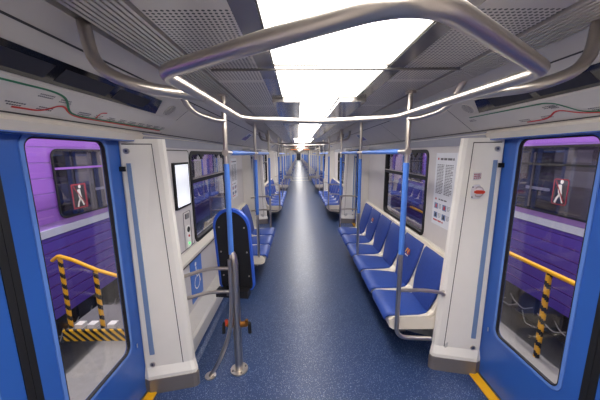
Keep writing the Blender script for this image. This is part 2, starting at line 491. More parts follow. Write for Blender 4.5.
def window(s, a, b):
    global win_n
    win_n += 1
    f = lambda p, t: (s*t, p[0], p[1])
    root = empty('window_%d' % win_n, (s*WX, (a+b)/2, .845)); root['kind'] = 'structure'
    root['label'] = 'rounded black framed car window in the %s wall' % SIDE[s]; root['category'] = 'window'
    g = lambda p, t: (s*(t-WX), p[0]-(a+b)/2, p[1]-.845)
    cy = (a+b)/2; w = b-a
    mb = MB(); mb.ring(rrect(cy, 1.288, w+.01, .895, .075, 6), rrect(cy, 1.288, w-.06, .825, .05, 6), g, WX-.008, WX+.05, 'rubber'); mb.build('window_frame', root)
    mb = MB(); mb.box(s*-.010, s*.04, -w/2+.02, w/2-.02, 1.43-.845, 1.465-.845, 'rubber'); mb.box(s*-.013, s*-.008, -w/2+.03, w/2-.03, 1.468-.845, 1.476-.845, 'steel'); mb.build('transom', root)
    for yy in (-w*.28, w*.28):
        mb = MB(); mb.box(s*-.022, s*-.006, yy-.05, yy+.05, 1.68-.845, 1.70-.845, 'rubber'); mb.box(s*-.02, s*-.006, yy-.02, yy+.02, 1.655-.845, 1.69-.845, 'rubber'); mb.build('window_latch', root)
    mb = MB(); mb.prism(rrect(cy, 1.288, w-.04, .84, .05, 6), g, WX+.018, WX+.023, 'wglass'); mb.build('window_pane', root)
    return root

# ---- seats (right hand orientation: sits at +x, looks to -x; origin on the floor at the seat centre line)
SP = .435
def cushion(mb, prof, th, m):
    # prof: list of (x, z, half width); thickness to the sitter's side
    n = len(prof); rings = []
    for i, (x, z, h) in enumerate(prof):
        a = prof[max(i-1, 0)]; b = prof[min(i+1, n-1)]
        tx, tz = b[0]-a[0], b[1]-a[1]; l = math.hypot(tx, tz); nx, nz = -tz/l, tx/l
        e = min(i, n-1-i); t = th*(.35 if e == 0 else .85 if e == 1 else 1)
        rings.append([(x, -h, z), (x+nx*t*.75, -h+.004, z+nz*t*.75), (x+nx*t, -h+.02, z+nz*t), (x+nx*t*.93, 0, z+nz*t*.93), (x+nx*t, h-.02, z+nz*t), (x+nx*t*.75, h-.004, z+nz*t*.75), (x, h, z)])
    mb.loft(rings, m, smooth=True)
def make_seat(logo):
    root = empty('passenger_seat')
    h = SP/2-.001; K = .008
    mb = MB()
    P = [(.572, .395), (.578, .335), (.61, .315), (.93, .315), (.985, .36), (1.085, .855), (1.075, .875), (1.045, .875), (.935, .44), (.905, .412), (.60, .412)]
    mb.loft([[(x, y, z) for x, z in P] for y in (-h, h)], 'shell')
    # raised moulded ribs to either side, wider at the crease
    for s in (-1, 1):
        R = [(.60, .412, .010), (.70, .414, .010), (.82, .414, .018), (.885, .418, .034), (.925, .45, .038), (.95, .53, .026), (.985, .66, .012), (1.04, .87, .010)]
        ring = []
        for x, z, w in R:
            w = min(w+.008, .052)
            ring.append([(x-.004, s*h, z+.012), (x-.004, s*(h-w), z+.010), (x+.006, s*(h-w-.006), z), (x+.006, s*h, z)])
        mb.loft(ring, 'shell', smooth=False)
    mb.build('seat_shell', root)
    mb = MB()
    cushion(mb, [(.552, .375, .186-K), (.556, .405, .198-K), (.578, .422, .204-K), (.65, .418, .206-K), (.75, .412, .202-K), (.84, .412, .188-K), (.905, .42, .158-K)], .024, 'cushion')
    mb.build('seat_cushion', root)
    mb = MB()
    cushion(mb, [(.908, .425, .156-K), (.925, .47, .166-K), (.945, .55, .190-K), (.97, .65, .206-K), (1.0, .75, .209-K), (1.02, .83, .208-K), (1.03, .862, .204-K)], .022, 'cushion_dark')
    bo = mb.build('back_cushion', root)
    if logo:
        # M shaped mark of slanted bars with small lettering below, on the backrest
        def fp(u, v):      # u across (towards -y = viewer's right), v up
            z = .70+v; x = .972+(z-.65)*.29-.030
            return (x, -u, z)
        mb = MB()
        for u0, du, m in ((-.045, .03, 'logoy'), (-.02, .03, 'orange'), (.008, -.03+.0, 'logor'), (.045, -.03, 'logor')):
            pass
        bars = [((-.048, 0), (-.033, 0), (-.012, .05), (-.028, .05), 'logoy'), ((-.012, .05), (.003, .05), (.012, 0), (-.003, 0), 'orange'),
                ((.006, 0), (.016, 0), (.030, .05), (.018, .05), 'logoy'), ((.022, .05), (.036, .05), (.052, 0), (.036, 0), 'logor')]
        for *q, m in bars: mb.add([fp(*p) for p in q], [(0, 1, 2, 3)], m)
        mb.build('emblem', bo)
        mb = MB(); text_rows(mb, lambda u, v: fp(u, v), -.035, .035, -.024, -.008, 1, 'white', 6, .8, 2, False); mb.build('lettering', bo)
    return root
seat_plain = make_seat(False); seat_logo = make_seat(True)
used = {'p': False, 'l': False}
def put_seat(s, yc, logo, label, group, detail):
    src = seat_logo if logo else seat_plain; key = 'l' if logo else 'p'
    if detail:
        if not used[key]: o = src; used[key] = True
        else: o = copy_tree(src)
        o.location = (0, yc, 0); o.rotation_euler = (0, 0, 0 if s > 0 else PI)
    else: o = put_flat(src, (0, yc, 0), 0 if s > 0 else PI)
    tag(o, label, 'seat', group)
    return o

# ---- overhead handrail loop
def make_loop():
    root = empty('overhead_handrail')
    z = 1.9
    P = [(-.47, .0, z), (-.06, -.315, z), (.06, -.315, z), (.47, .0, z), (.44, .82, z), (.08, 1.13, z), (-.08, 1.13, z), (-.46, .82, z)]
    P = [(-.475, .0, z), (.02, -.325, z), (.475, .0, z), (.42, .86, z), (-.01, 1.07, z), (-.46, .86, z)]
    pts = fillet(P, [.055, .09, .055, .07, .22, .07], 8, True)
    mb = MB(); mb.tube(pts, .0172, 'steel', 16, closed=True); mb.build('rail_loop', root)
    for s in (-1, 1):
        mb = MB(); pts = fillet([(s*.785, .19, 2.10), (s*.755, .17, 1.96), (s*.62, .18, 1.905), (s*.462, .28, 1.90)], .15, 8)
        mb.tube(pts, .0185, 'steel', 12); mb.build('hanger_tube', root)
    return root

# ---- bay grab rails
def bay_rail(s, y0, y1, mids, arms0, arms1, label, foot=True, board=False, tops=True):
    """steel poles with blue grip sleeves joined by a bar at head height"""
    root = empty('grab_rail', (s*(.64 if board else .605), y0, 0))
    X = 0
    def pole(y, bend, z0=.42):
        mb = MB()
        if bend: pts = fillet([(0, y, 2.10), (0, y, .30), (s*.27, y, .285)], .09, 8)
        else: pts = [(0, y, 2.10), (0, y, z0)] if z0 > .5 else [(0, y, 2.10), (0, y, .47), (0, y, .462), (0, y, .429)]
        mb.tube(pts, .0165 if bend or z0 > .5 else [.0165, .0165, .011, .011], 'steel', 12); o = mb.build('pole', root)
        m2 = MB(); m2.tube([(0, y, 1.635), (0, y, .975)], .0195, 'blue_sleeve', 12); m2.build('grip_sleeve', o)
        m3 = MB(); m3.tube([(0, y, 2.10), (0, y, 2.085)], .035, 'steel', 16); m3.build('ceiling_flange', o)
    for y in [0]+[m-y0 for m in mids]+[y1-y0]:
        low = board and y == 0
        pole(y, (y in (0, y1-y0)) and not low, z0=.31 if not low else .98)
    mb = MB(); L = y1-y0
    mb.tube([(0, 0, 1.712), (0, L, 1.712)], .0165, 'steel', 12); o = mb.build('crossbar', root)
    ys = [0]+[m-y0 for m in mids]+[L]
    for a, b in zip(ys[:-1], ys[1:]):
        mb = MB(); mb.tube([(0, a+.14, 1.712), (0, b-.14, 1.712)], .0195, 'blue_sleeve', 12); mb.build('grip_sleeve', o)
    for y in ys:
        mb = MB(); mb.tube([(0, y-.022, 1.712), (0, y+.022, 1.712)], .0225, 'steel', 14); mb.build('clamp', root)
    for end, zz in ((0, arms0), (L, arms1)):
        for z in zz:
            d = -1 if end == 0 else 1
            pts = fillet([(0, end, z), (s*.20, end+(.0 if d < 0 else .05), z), (s*(.362), end+(.03 if d < 0 else .15), z-.045)], .12, 6)
            mb = MB(); mb.tube(pts, .0135, 'steel', 10); mb.tube([pts[-1]-Vector((s*.015, 0, 0)), pts[-1]], .022, 'steel', 12); mb.build('side_arm', root)
    # curved hanger from ceiling to pole top, both ends
    if tops:
        for y, d in ((0, -1), (L, 1)):
            pts = fillet([(s*.19, y+d*.26, 2.10), (s*.16, y+d*.18, 1.96), (s*.05, y+d*.05, 1.925), (0, y, 1.925)], .12, 7)
            mb = MB(); mb.tube(pts, .0185, 'steel', 10); mb.build('hanger_tube', root)
    tag(root, label, 'handrail', 'grab rails along the benches')
    return root

def bench_frame(s, y0, y1, label):
    root = empty('bench_frame', (s*.8, (y0+y1)/2, .24))
    L = (y1-y0)/2-.03
    for xx in (-.10, .08):
        mb = MB(); mb.box(s*(xx-.02), s*(xx+.02), -L, L, .035, .073, 'steel_dark'); mb.build('rail', root)
    n = 3
    for i in range(n):
        yy = -L+.12+i*(2*L-.24)/(n-1)
        mb = MB(); mb.loft([[(s*x, yy+d, z) for x, z in ((-.15, .034), (-.15, .01), (.195, -.10), (.345, -.10), (.345, .034))] for d in (-.015, .015)], 'grey'); mb.build('bracket', root)
    tag(root, label, 'bench frame', 'frames under the benches')
    return root

# ================================================================== assemble the cars
loop_src = None; rail_src = {}; frame_src = {}
door_n = 0; pill_src = {}
def near(n): return n < 6
def car_word(c_): return ('nearest car', 'second car', 'third car', 'fourth car')[c_]
for c_ in range(CARS):
    base = c_*CARL
    for k in range(4):
        yc = base+1.0+k*PITCH
        dname = 'the %s doorway of the %s' % (ORD[k], car_word(c_))
        for s in (-1, 1):
            yy = yc+(-.03 if s < 0 else .10) if (c_, k) == (0, 0) else yc+.03
            door_n += 1
            if ('door', s) not in pill_src:
                d = doorway(yy, s, 'door_%d' % door_n); pill_src['door', s] = d
            elif c_ == 0:
                d = copy_tree(pill_src['door', s]); d.location = (0, yy, 0); d.name = 'door_%d' % door_n
            else:
                d = put_flat(pill_src['door', s], (0, yy, 0), 0); d.name = 'door_%d' % door_n
            tag(d, 'blue sliding double doors, %s side of %s' % (SIDE[s], dname), 'door', kind='structure')
            # pillars: far side and near side of the doorway
            for dd in (1, -1):
                if (c_, k) == (0, 0) and dd == -1 and False: continue
                py = yy+dd*.725
                key = ('pill', s, dd)
                if key not in pill_src:
                    r, onf, strp = pillar(s, py, dd, 'trim_p')
                    pill_src[key] = r
                    if dd == 1 and s == 1: RP = (r, onf, strp)
                elif c_ == 0:
                    r = copy_tree(pill_src[key]); r.location = (0, py, 0)
                else:
                    r = put_flat(pill_src[key], (0, py, 0), 0)
                trim_n += 1; r.name = 'trim_%d' % trim_n
                tag(r, 'cream pillar on the %s side of %s, %s edge' % (SIDE[s], dname, 'far' if dd > 0 else 'near'), 'pillar', kind='structure')
        # header over both doors
        for s in (-1, 1):
            q = MB(); q.box(s*1.16, s*1.30, yc-.85, yc+.95, 1.785, 1.80, 'blue_door')
            trim(q, 'dark blue header above the %s doors' % SIDE[s])
        # overhead loop
        if loop_src is None: loop_src = make_loop(); lo = loop_src
        elif c_ == 0: lo = copy_tree(loop_src)
        else: lo = put_flat(loop_src, (0, 0, 0), 0)
        lo.location = (0, yc-.30, 0)
        if c_ < 2: lab = 'steel overhead handrail loop hanging in %s' % dname
        else: lab = 'tiny distant overhead handrail loop beyond the second gangway'
        tag(lo, lab, 'handrail', 'overhead handrail loops in the doorways')
    # bays
    bays = [(base-1.2+(.0 if c_ else 0), base+.17, 3, 'end')] + [(base+1.82+k*PITCH, base+4.92+k*PITCH-.02, 6, k) for k in range(3)] + [(base+15.77, base+17.2, 3, 'far')]
    for (a, b, n, k) in bays:
        if c_ == 0 and k == 'end': 
            for s in (-1, 1): wall_bay(s, -4, .17, None, 0)
            continue
        for s in (-1, 1):
            hole = None
            if n == 6:
                m = (a+b)/2
                hole = (m-.65, m+.65)
                if (c_, k) == (0, 0): hole = (2.65, 3.95) if s > 0 else (2.51, 3.80)
            w = wall_bay(s, 1.86 if (c_, k, s) == (0, 0, 1) else a-(.04 if n == 6 or k == 'far' else 0), b, hole, 0)
            if hole: window(s, *hole)
            if c_ == 3: continue
            st = a+.095 if n == 6 else (a+.10 if k == 'far' else a+.03)
            loc = 'between %s and %s doorways' % (ORD[k], ORD[k+1]) if n == 6 else ('past the fourth doorway' if k == 'far' else 'before the first doorway')
            for i in range(n):
                if (c_, k, s) == (0, 0, -1) and i < 3: continue
                yy = st+SP*(i+.5)
                if c_ == 0:
                    if (k, s) == (0, -1): lab = 'blue seat, %s on the short left bench behind the oval board' % ORD[i-3]
                    else: lab = 'blue seat, %s from near end, %s bench %s' % (ORD[i], SIDE[s], loc)
                else: lab = 'distant blue seat on a %s hand bench in the %s' % (SIDE[s], car_word(c_))
                logo = n == 6 and i in (1, 4)
                if c_ == 0 and logo: lab = lab.replace('blue seat', 'blue seat with logo')
                put_seat(s, yy, logo, lab, 'blue seats of the %s bench %s in the %s' % (SIDE[s], loc, car_word(c_)) if c_ == 0 else 'distant blue seats in the %s' % car_word(c_), c_ == 0)
            # rails
            e0, e1 = st-.06, st+SP*n+(.13 if n == 6 else .05)
            mids = [st+3*SP] if n == 6 else []
            lab = 'steel grab rail with blue grips, %s bench %s, %s' % (SIDE[s], loc, car_word(c_)) if c_ < 1 else 'distant steel and blue grab rail on the %s side of the %s' % (SIDE[s], car_word(c_))
            if (c_, k, s) == (0, 0, -1):
                LEFT_RAIL = bay_rail(s, 1.88, e1, [3.18], (), (.96, .72), 'steel grab rail on a thick floor post with curved leg, left of the aisle', board=True)
                bench_frame(s, st+SP*3, st+SP*6, 'dark steel frame under the short left bench behind the oval board')
            else:
                if (c_, k, s) == (0, 0, 1): e0 = 1.845
                keyr = (s, n, (c_, k) == (0, 0))
                if keyr not in rail_src:
                    r = bay_rail(s, e0, e1, mids, (.69,) if (c_, k) == (0, 0) else (.96, .72), (.96, .72), lab); rail_src[keyr] = r
                elif c_ == 0:
                    r = copy_tree(rail_src[keyr]); r.location = (s*.605, e0, 0); tag(r, lab)
                else:
                    r = put_flat(rail_src[keyr], (s*.605, e0, 0), 0); tag(r, lab, 'handrail', 'distant grab rails in the %s' % car_word(c_))
                if c_ == 0: bench_frame(s, st, st+SP*n, 'dark steel frame under the %s bench %s' % (SIDE[s], loc))
    # gangway
    g0 = base+17.2
    last = c_ == CARS-1
    for yy, dy in ((g0, .12), (g0+1.88, .12)):
        if last and yy > g0: continue
        q = MB(); f = lambda p, t: (p[0], t, p[1])
        q.ring(rrect(0, 1.08, 2.64, 2.16, .004, 6), rrect(0, .965, 1.12, 1.93, .10, 6), f, yy, yy+dy, 'cream')
        o = trim(q, 'cream gangway arch between two cars')
    if not last:
        q = MB(); f = lambda p, t: (p[0], t, p[1])
        for j in range(12):
            a = g0+.12+j*.147
            q.ring(rrect(0, 1.0, 1.5, 2.06, .1, 6), rrect(0, .965, 1.2-.06*(j % 2), 1.95, .10, 6), f, a, a+.147, 'header')
        trim(q, 'grey folded gangway bellows between two cars')
        q = MB(); q.box(-.56, .56, g0-.02, g0+.10, .002, .008, 'steel'); q.box(-.56, .56, g0+1.9, g0+2.0, .002, .008, 'steel')
        trim(q, 'steel gangway floor plate')
    for s in (() if last else (-1, 1)):
        e = empty('route_display', (s*.42, g0-.03, 1.93))
        q = MB(); q.bevbox(-.22, .22, 0, .03, 0, .12, .01, 'rubber'); q.build('housing', e)
        q = MB(); q.box(-.18, .18, -.003, 0, .03, .09, 'amber'); q.build('amber_screen', e)
        tag(e, 'small amber display above gangway opening at the end of the %s, %s side' % (car_word(c_), SIDE[s]), 'display', 'amber displays above the gangways')
# end of the train: dark cab door
q = MB(); q.box(-.6, .6, ENDY+.1, ENDY+.16, 0, 1.95, 'dark'); o = trim(q, 'dark closed door at the far end of the train')
q = MB(); q.box(-1.34, 1.34, -4.05, -4, 0, 2.2, 'wall'); tag(q.build('wall_back'), 'grey end wall behind the viewpoint', 'wall', kind='structure')

# ================================================================== foreground details
# ---- route maps and dark displays on the canopy over the first doorway
def on_canopy(s):
    return lambda y, t, off=.003: cpt(s, y, t, off)
def ribbon(mb, pts, w, f, off, m):
    """pts in (y, v) metres on the canopy face"""
    P = [Vector(p) for p in pts]
    L = []
    for i, p in enumerate(P):
        a = P[max(i-1, 0)]; b = P[min(i+1, len(P)-1)]; t = (b-a).normalized(); n = Vector((-t.y, t.x))*w/2
        L.append((p+n, p-n))
    for (a, b), (c2, d2) in zip(L[:-1], L[1:]):
        mb.add([f(a.x, a.y, off), f(b.x, b.y, off), f(d2.x, d2.y, off), f(c2.x, c2.y, off)], [(0, 1, 2, 3)], m)
CL = math.hypot(CA[0]-CB[0], CA[1]-CB[1])
def sm2(pts, r): return [(p.x, p.y) for p in fillet([(a, b, 0) for a, b in pts], r, 5)]
def route_map(s, y0, y1, green, red, branch, side_word):
    f = lambda y, v, off: cpt(s, y, v/CL, off)
    ym = (y0+y1)/2
    e = empty('route_map')
    def q4(mb, a, b, va, vb, off, m):
        mb.loft([[f(a, va, o), f(b, va, o), f(b, vb, o), f(a, vb, o)] for o in (.0005, off)], m)
    mb = MB(); q4(mb, y0, y1, .035, .172, .003, 'mapboard'); mb.build('board', e)
    mb = MB(); ribbon(mb, sm2(green, .05), .0085, f, .0045, 'green'); mb.build('green_line', e)
    mb = MB(); ribbon(mb, sm2(red, .05), .0085, f, .0042, 'red')
    if branch: ribbon(mb, sm2(branch, .03), .008, f, .0043, 'red')
    mb.build('red_line', e)
    # station names: two short rows of tiny marks each, and station ticks
    rnd = random.Random(3+s)
    def name_at(y, v, rows=2):
        mb = MB()
        d = 1 if s > 0 else -1
        for r_ in range(rows):
            w = .02+rnd.random()*.014
            a, b = y-w, y+w
            vv = v-r_*.011
            # broken into letters
            yy = a
            while yy < b:
                lw = .0045+rnd.random()*.003
                mb.add([f(yy, vv, .004), f(yy+lw, vv, .004), f(yy+lw, vv+.006, .004), f(yy, vv+.006, .004)], [(0, 1, 2, 3)], 'text'); yy += lw+.0018
        mb.build('station_name', e)
    for y, v in [(p[0], p[1]-.028) for p in green[:2]]+[(p[0], p[1]+.018) for p in red[:3]]:
        name_at(y, v)
    a, b = green[-2], green[-1]
    mt = MB()
    for i in range(9):
        t = i/8; name_at(a[0]+(b[0]-a[0])*t, a[1]+(b[1]-a[1])*t+.02)
        yy = a[0]+(b[0]-a[0])*t; vv = a[1]+(b[1]-a[1])*t
        mt.add([f(yy-.002, vv, .0046), f(yy+.002, vv, .0046), f(yy+.002, vv+.012, .0046), f(yy-.002, vv+.012, .0046)], [(0, 1, 2, 3)], 'green')
    tk = mt.build('station_ticks', e); tk['kind'] = 'stuff'
    tag(e, 'white metro route map with green and red lines above the %s doors' % side_word, 'route map', 'route maps above the nearest doors')
    return e
route_map(-1, .40, 1.99, [(.42, .148), (1.02, .156), (1.09, .142), (1.17, .064), (1.24, .057), (1.93, .060)],
          [(.95, .048), (1.06, .049), (1.105, .104), (1.18, .058), (1.24, .049), (1.93, .050)], [(1.32, .056), (1.315, .10), (1.35, .107)], 'left')
route_map(1, .50, 1.90, [(1.86, .160), (1.31, .153), (1.27, .140), (1.20, .060), (1.14, .048), (.52, .05)],
          [(1.50, .042), (1.37, .045), (1.29, .10), (1.22, .055), (1.14, .040), (.52, .042)], None, 'right')
def canopy_display(s, y0, y1, side_word):
    e = empty('display_panel')
    f = lambda y, v, off: cpt(s, y, v/CL, off)
    def q4(a, b, a2, b2, va, vb, o0, o1, m, name):
        mb = MB(); mb.loft([[f(a, va, o), f(b, va, o), f(b2, vb, o), f(a2, vb, o)] for o in (o0, o1)], m); mb.build(name, e)
    q4(y0, y1+.07, y0, y1, .182, .284, .0005, .003, 'display', 'dark_glass')
    n = 4
    for i in range(n):
        a = y0+.05+(y1-y0-.1)*i/n; b = a+(y1-y0-.1)/n-.04
        q4(a, b, a, b, .20, .262, .003, .0042, 'dark', 'screen')
    tag(e, 'long dark glass display strip above the %s route map' % side_word, 'display', 'dark display strips above the nearest doors')
canopy_display(-1, .36, 1.62, 'left'); canopy_display(1, .42, 1.67, 'right')
for s, y in ((-1, 1.79), (1, 1.79)):
    e = empty('ceiling_speaker'); mb = MB()
    p = Vector(cpt(s, y, .235/CL, 0)); n = Vector(cpt(s, y, .235/CL, 1))-p
    mb.tube([p, p+n*.004], .046, 'canopy', 28); mb.build('speaker_grille', e)
    mb = MB()
    a = (Vector(cpt(s, y, 1))-Vector(cpt(s, y, 0))).normalized()
    for i in range(-4, 5):
        h = math.sqrt(max(0, .04**2-(i*.009)**2)); c0 = p+a*(i*.009)+n*.0045
        mb.add([c0+Vector((0, -h, 0)), c0+Vector((0, h, 0)), c0+Vector((0, h, 0))+a*.003, c0+Vector((0, -h, 0))+a*.003], [(0, 1, 2, 3)], 'seam')
    mb.build('slots', e)
    tag(e, 'round slotted speaker on the canopy beside the %s display strip' % SIDE[s], 'speaker', 'round speakers above the nearest doors')

# ---- adverts on the canopy over the benches
def advert(s, y, w, h, label, colors):
    e = empty('advert_panel'); f = lambda yy, v, off: cpt(s, yy, v/CL, off)
    def q(a, b, va, vb, o0, o1, m, mb): mb.loft([[f(a, va, o), f(b, va, o), f(b, vb, o), f(a, vb, o)] for o in (o0, o1)], m)
    mb = MB(); q(y-w/2, y+w/2, .14, .14+h, .0005, .003, 'paper', mb); mb.build('sheet', e)
    mb = MB(); q(y-w/2+.02, y+w/2-.02, .15, .14+h*.55, .003, .004, colors[0], mb); q(y-w/4, y+w/3, .14+h*.55, .14+h*.92, .003, .004, colors[1], mb); mb.build('picture', e)
    tag(e, label, 'advert')
advert(1, 4.78, .34, .17, 'small blue and white advert sheet on the right canopy before the second doorway', ('purple', 'pic'))
advert(1, 9.3, .30, .15, 'small advert sheet on the right canopy before the third doorway', ('pic', 'purple'))
advert(-1, 4.45, .34, .17, 'small blue and white advert sheet on the left canopy before the second doorway', ('purple', 'pic'))
advert(-1, 9.2, .30, .15, 'small advert sheet on the left canopy before the third doorway', ('pic', 'dark'))

# ---- right wall notice poster
def poster(s, ya, yb, za, zb, label, seed, big=True):
    e = empty('notice_poster', (s*WX, (ya+yb)/2, za))
    x = WX-.001
    f = lambda u, v: (s*(x-.0035)-s*WX, (yb-u if s > 0 else ya+u)-(ya+yb)/2, v-za)
    w = yb-ya
    mb = MB(); mb.box(s*-.004, 0, ya-(ya+yb)/2, yb-(ya+yb)/2, 0, zb-za, 'paper'); mb.build('sheet', e)
    H_ = zb-za
    def blk(*a):
        mb = MB(); text_rows(mb, *a); mb.build('text_block', e)
    blk(f, .24*w, .9*w, zb-.10*H_, zb-.065*H_, 1, 'text', 4, .8, seed)
    blk(f, .10*w, .45*w, zb-.56*H_, zb-.15*H_, 20, 'text', 4, .5, seed+1)
    blk(f, .52*w, .88*w, zb-.56*H_, zb-.15*H_, 20, 'text', 4, .5, seed+2)
    blk(f, .30*w, .7*w, zb-.645*H_, zb-.62*H_, 1, 'text', 3, .7, seed+3)
    for i in (0, 1):
        for j in (0, 1): blk(f, (.33+.42*i)*w, (.46+.42*i)*w, zb-(.76+.13*j)*H_, zb-(.69+.13*j)*H_, 4, 'text', 2, .4, seed+5+i+j)
    mb = MB()
    text_rows(mb, f, .08*w, .6*w, zb-.95*H_, zb-.92*H_, 1, 'textred', 3, .7, seed+9)
    for i in range(6):
        z = zb-(.70+.035*i)*H_; mb.add([f(.93*w, z), f(.96*w, z), f(.96*w, z+.02*H_), f(.93*w, z+.02*H_)], [(0, 1, 2, 3)], 'textred')
    for q in ((.10, .075), (.12, .63)):
        z = zb-q[1]*H_; mb.add([f(q[0]*w, z-.012), f((q[0]+.07)*w, z-.012), f((q[0]+.07)*w, z+.006), f(q[0]*w, z+.006)], [(0, 1, 2, 3)], 'textred')
    mb.build('red_print', e)
    for i in (0, 1):
        for j in (0, 1):
            z = zb-(.77+.13*j)*H_; u = (.10+.42*i)*w; mb = MB(); mb.add([f(u, z), f(u+.19*w, z), f(u+.19*w, z+.08*H_), f(u, z+.08*H_)], [(0, 1, 2, 3)], 'pic')
            mb.add([tuple(Vector(f(u+.05*w, z+.01))+Vector((-s*.0004, 0, 0))), tuple(Vector(f(u+.14*w, z+.01))+Vector((-s*.0004, 0, 0))), tuple(Vector(f(u+.12*w, z+.065*H_))+Vector((-s*.0004, 0, 0))), tuple(Vector(f(u+.07*w, z+.065*H_))+Vector((-s*.0004, 0, 0)))], [(0, 1, 2, 3)], 'logor' if j == 0 else 'dark')
            mb.build('picture', e)
    tag(e, label, 'poster')
    return e
poster(1, 2.17, 2.50, 1.04, 1.70, 'white notice poster with text columns and four pictures right of the bench window', 11)
poster(-1, 4.02, 4.40, 1.02, 1.64, 'pale printed notice on the left wall past the window', 21)

# ---- left wall: info screen and intercom
e = empty('info_screen', (-WX, 2.285, 1.28))
mb = MB(); mb.box(0, .022, -.145, .145, -.03, .355, 'rubber'); mb.build('bezel', e)
mb = MB(); mb.box(.022, .0235, -.125, .125, -.012, .338, 'screen'); o = mb.build('lit_screen', e)
mb = MB()
ribx = lambda a, b, off: (off, a, b)
ribbon(mb, [(-.10, .17), (-.04, .20), (.0, .27), (.04, .21), (.10, .23)], .004, ribx, .0242, 'orange')
ribbon(mb, [(-.09, .20), (-.02, .235), (.01, .20), (.08, .16)], .003, ribx, .0241, 'grey')
mb.build('map_lines', o)
tag(e, 'lit white info screen with black bezel on the left wall', 'screen')
e = empty('wall_panel', (-WX, 2.24, .85)); 
mb = MB(); mb.ring(rrect(.005, .45, .50, .88, .03, 4), rrect(.005, .45, .485, .865, .025, 4), lambda p, t: (t, p[0], p[1]), 0, .004, 'seam'); mb.build('edge', e)
mb = MB(); mb.prism(rrect(.005, .45, .484, .864, .025, 4), lambda p, t: (t, p[0], p[1]), 0, .003, 'wall'); mb.build('cover', e)
tag(e, 'grey wall panel carrying the info screen and intercom left of the window', 'panel')
e = empty('intercom', (-WX+.003, 2.345, .85))
mb = MB(); mb.ring(rrect(0, .18, .15, .34, .015, 4), rrect(0, .18, .142, .332, .013, 4), lambda p, t: (t, p[0], p[1]), .001, .005, 'grey'); mb.build('panel_edge', e)
mb = MB(); mb.prism(rrect(0, .12, .075, .20, .012, 4), lambda p, t: (t, p[0], p[1]), .001, .008, 'white'); mb.build('call_plate', e)
mb = MB(); mb.box(.001, .010, -.035, .035, .285, .33, 'grey'); mb.build('number_window', e)
mb = MB(); mb.cyl((.008, 0, .185), (.012, 0, .185), .026, 'rubber'); mb.build('speaker', e)
mb = MB(); mb.cyl((.008, .0, .125), (.014, .0, .125), .011, 'red'); mb.build('red_button', e)
mb = MB(); mb.cyl((.008, .0, .055), (.013, .0, .055), .010, 'greenled'); mb.build('green_lamp', e)
tag(e, 'grey emergency intercom with red button and green lamp below the info screen', 'intercom')
# wheelchair sign
e = empty('wheelchair_sign', (-WX, 2.50, .30))
mb = MB(); mb.box(0, .004, -.17, .11, .0, .44, 'blue_sleeve'); mb.build('sign_plate', e)
mb = MB(); f2 = lambda u, v, off=.0055: (off, -.03+u, .20+v)
P = [( -.015, .13), (.0, .02), (.05, .02), (.08, -.06)]
ribbon(mb, P, .02, lambda a, b, o: f2(a, b), 0, 'white')
ribbon(mb, [(-.012, .07), (.045, .07)], .016, lambda a, b, o: f2(a, b), 0, 'white')
arc = [(.0+.065*math.cos(t), -.035+.065*math.sin(t)) for t in [math.radians(d) for d in range(110, 361, 25)]]
ribbon(mb, arc, .014, lambda a, b, o: f2(a, b), 0, 'white')
mb.add([f2(-.016+.02*math.cos(k*PI/6), .155+.02*math.sin(k*PI/6)) for k in range(12)], [tuple(range(12))], 'white')
mb.build('wheelchair_symbol', e)
tag(e, 'blue wheelchair symbol sign low on the left wall', 'sign')

# belt hook hanging under the left sill
e = empty('hanging_hook', (-WX+.05, 3.05, .72)); mb = MB(); mb.tube(fillet([(0, 0, .03), (.012, 0, -.03), (.012, .02, -.09), (.0, .05, -.05)], .02), .008, 'rubber', 8); mb.build('hook', e)
tag(e, 'small black hook hanging below the left window sill', 'hook')

# ---- emergency handle on the right pillar
root, onf, strp = RP
yb = 1.0+.10+.725
def rp(t, z, off=0): 
    p = onf(t, z); return Vector((p.x, p.y+yb-off, p.z))
e = empty('emergency_handle', tuple(rp(.62, 1.43)))
o0 = rp(.62, 1.43)
def disc(r, a, b, m, name, par):
    mb = MB(); mb.tube([Vector((0, -a, 0)), Vector((0, -b, 0))], r, m, 28); return mb.build(name, par)
mb = MB(); mb.prism(rrect(0, 0, .125, .10, .03, 5), lambda p, t: (p[0], -t+p[0]*.285, p[1]), 0, .005, 'white'); mb.build('mount_plate', e)
disc(.038, .004, .012, 'steel', 'dial_ring', e); disc(.030, .012, .015, 'white', 'dial', e)
mb = MB(); mb.prism([(-.034, -.006), (-.02, -.012), (.02, -.012), (.034, -.006), (.034, .006), (.02, .012), (-.02, .012), (-.034, .006)], lambda p, t: (p[0], -t, p[1]), .014, .028, 'orange'); mb.build('turn_handle', e)
for a, b in ((-.05, -.035), (.05, -.035), (-.05, .035), (.05, .035)):
    mb = MB(); mb.cyl((a, -.002+a*.285, b), (a, -.008+a*.285, b), .005, 'steel_dark', 10); mb.build('screw', e)
tag(e, 'round emergency handle with orange lever on the right cream pillar', 'emergency handle')
e = empty('warning_label', tuple(rp(.62, 1.54)))
mb = MB(); mb.prism(rrect(0, 0, .12, .05, .004, 2), lambda p, t: (p[0], -t+p[0]*.285, p[1]), 0, .002, 'white'); mb.build('sticker', e)
mb = MB(); text_rows(mb, lambda u, v: (u, -.0028+u*.285, v), -.052, .052, -.02, .02, 3, 'textred', 5, .5, 4, False); mb.build('red_lettering', e)
tag(e, 'small white sticker with red lettering above the emergency handle', 'sticker')

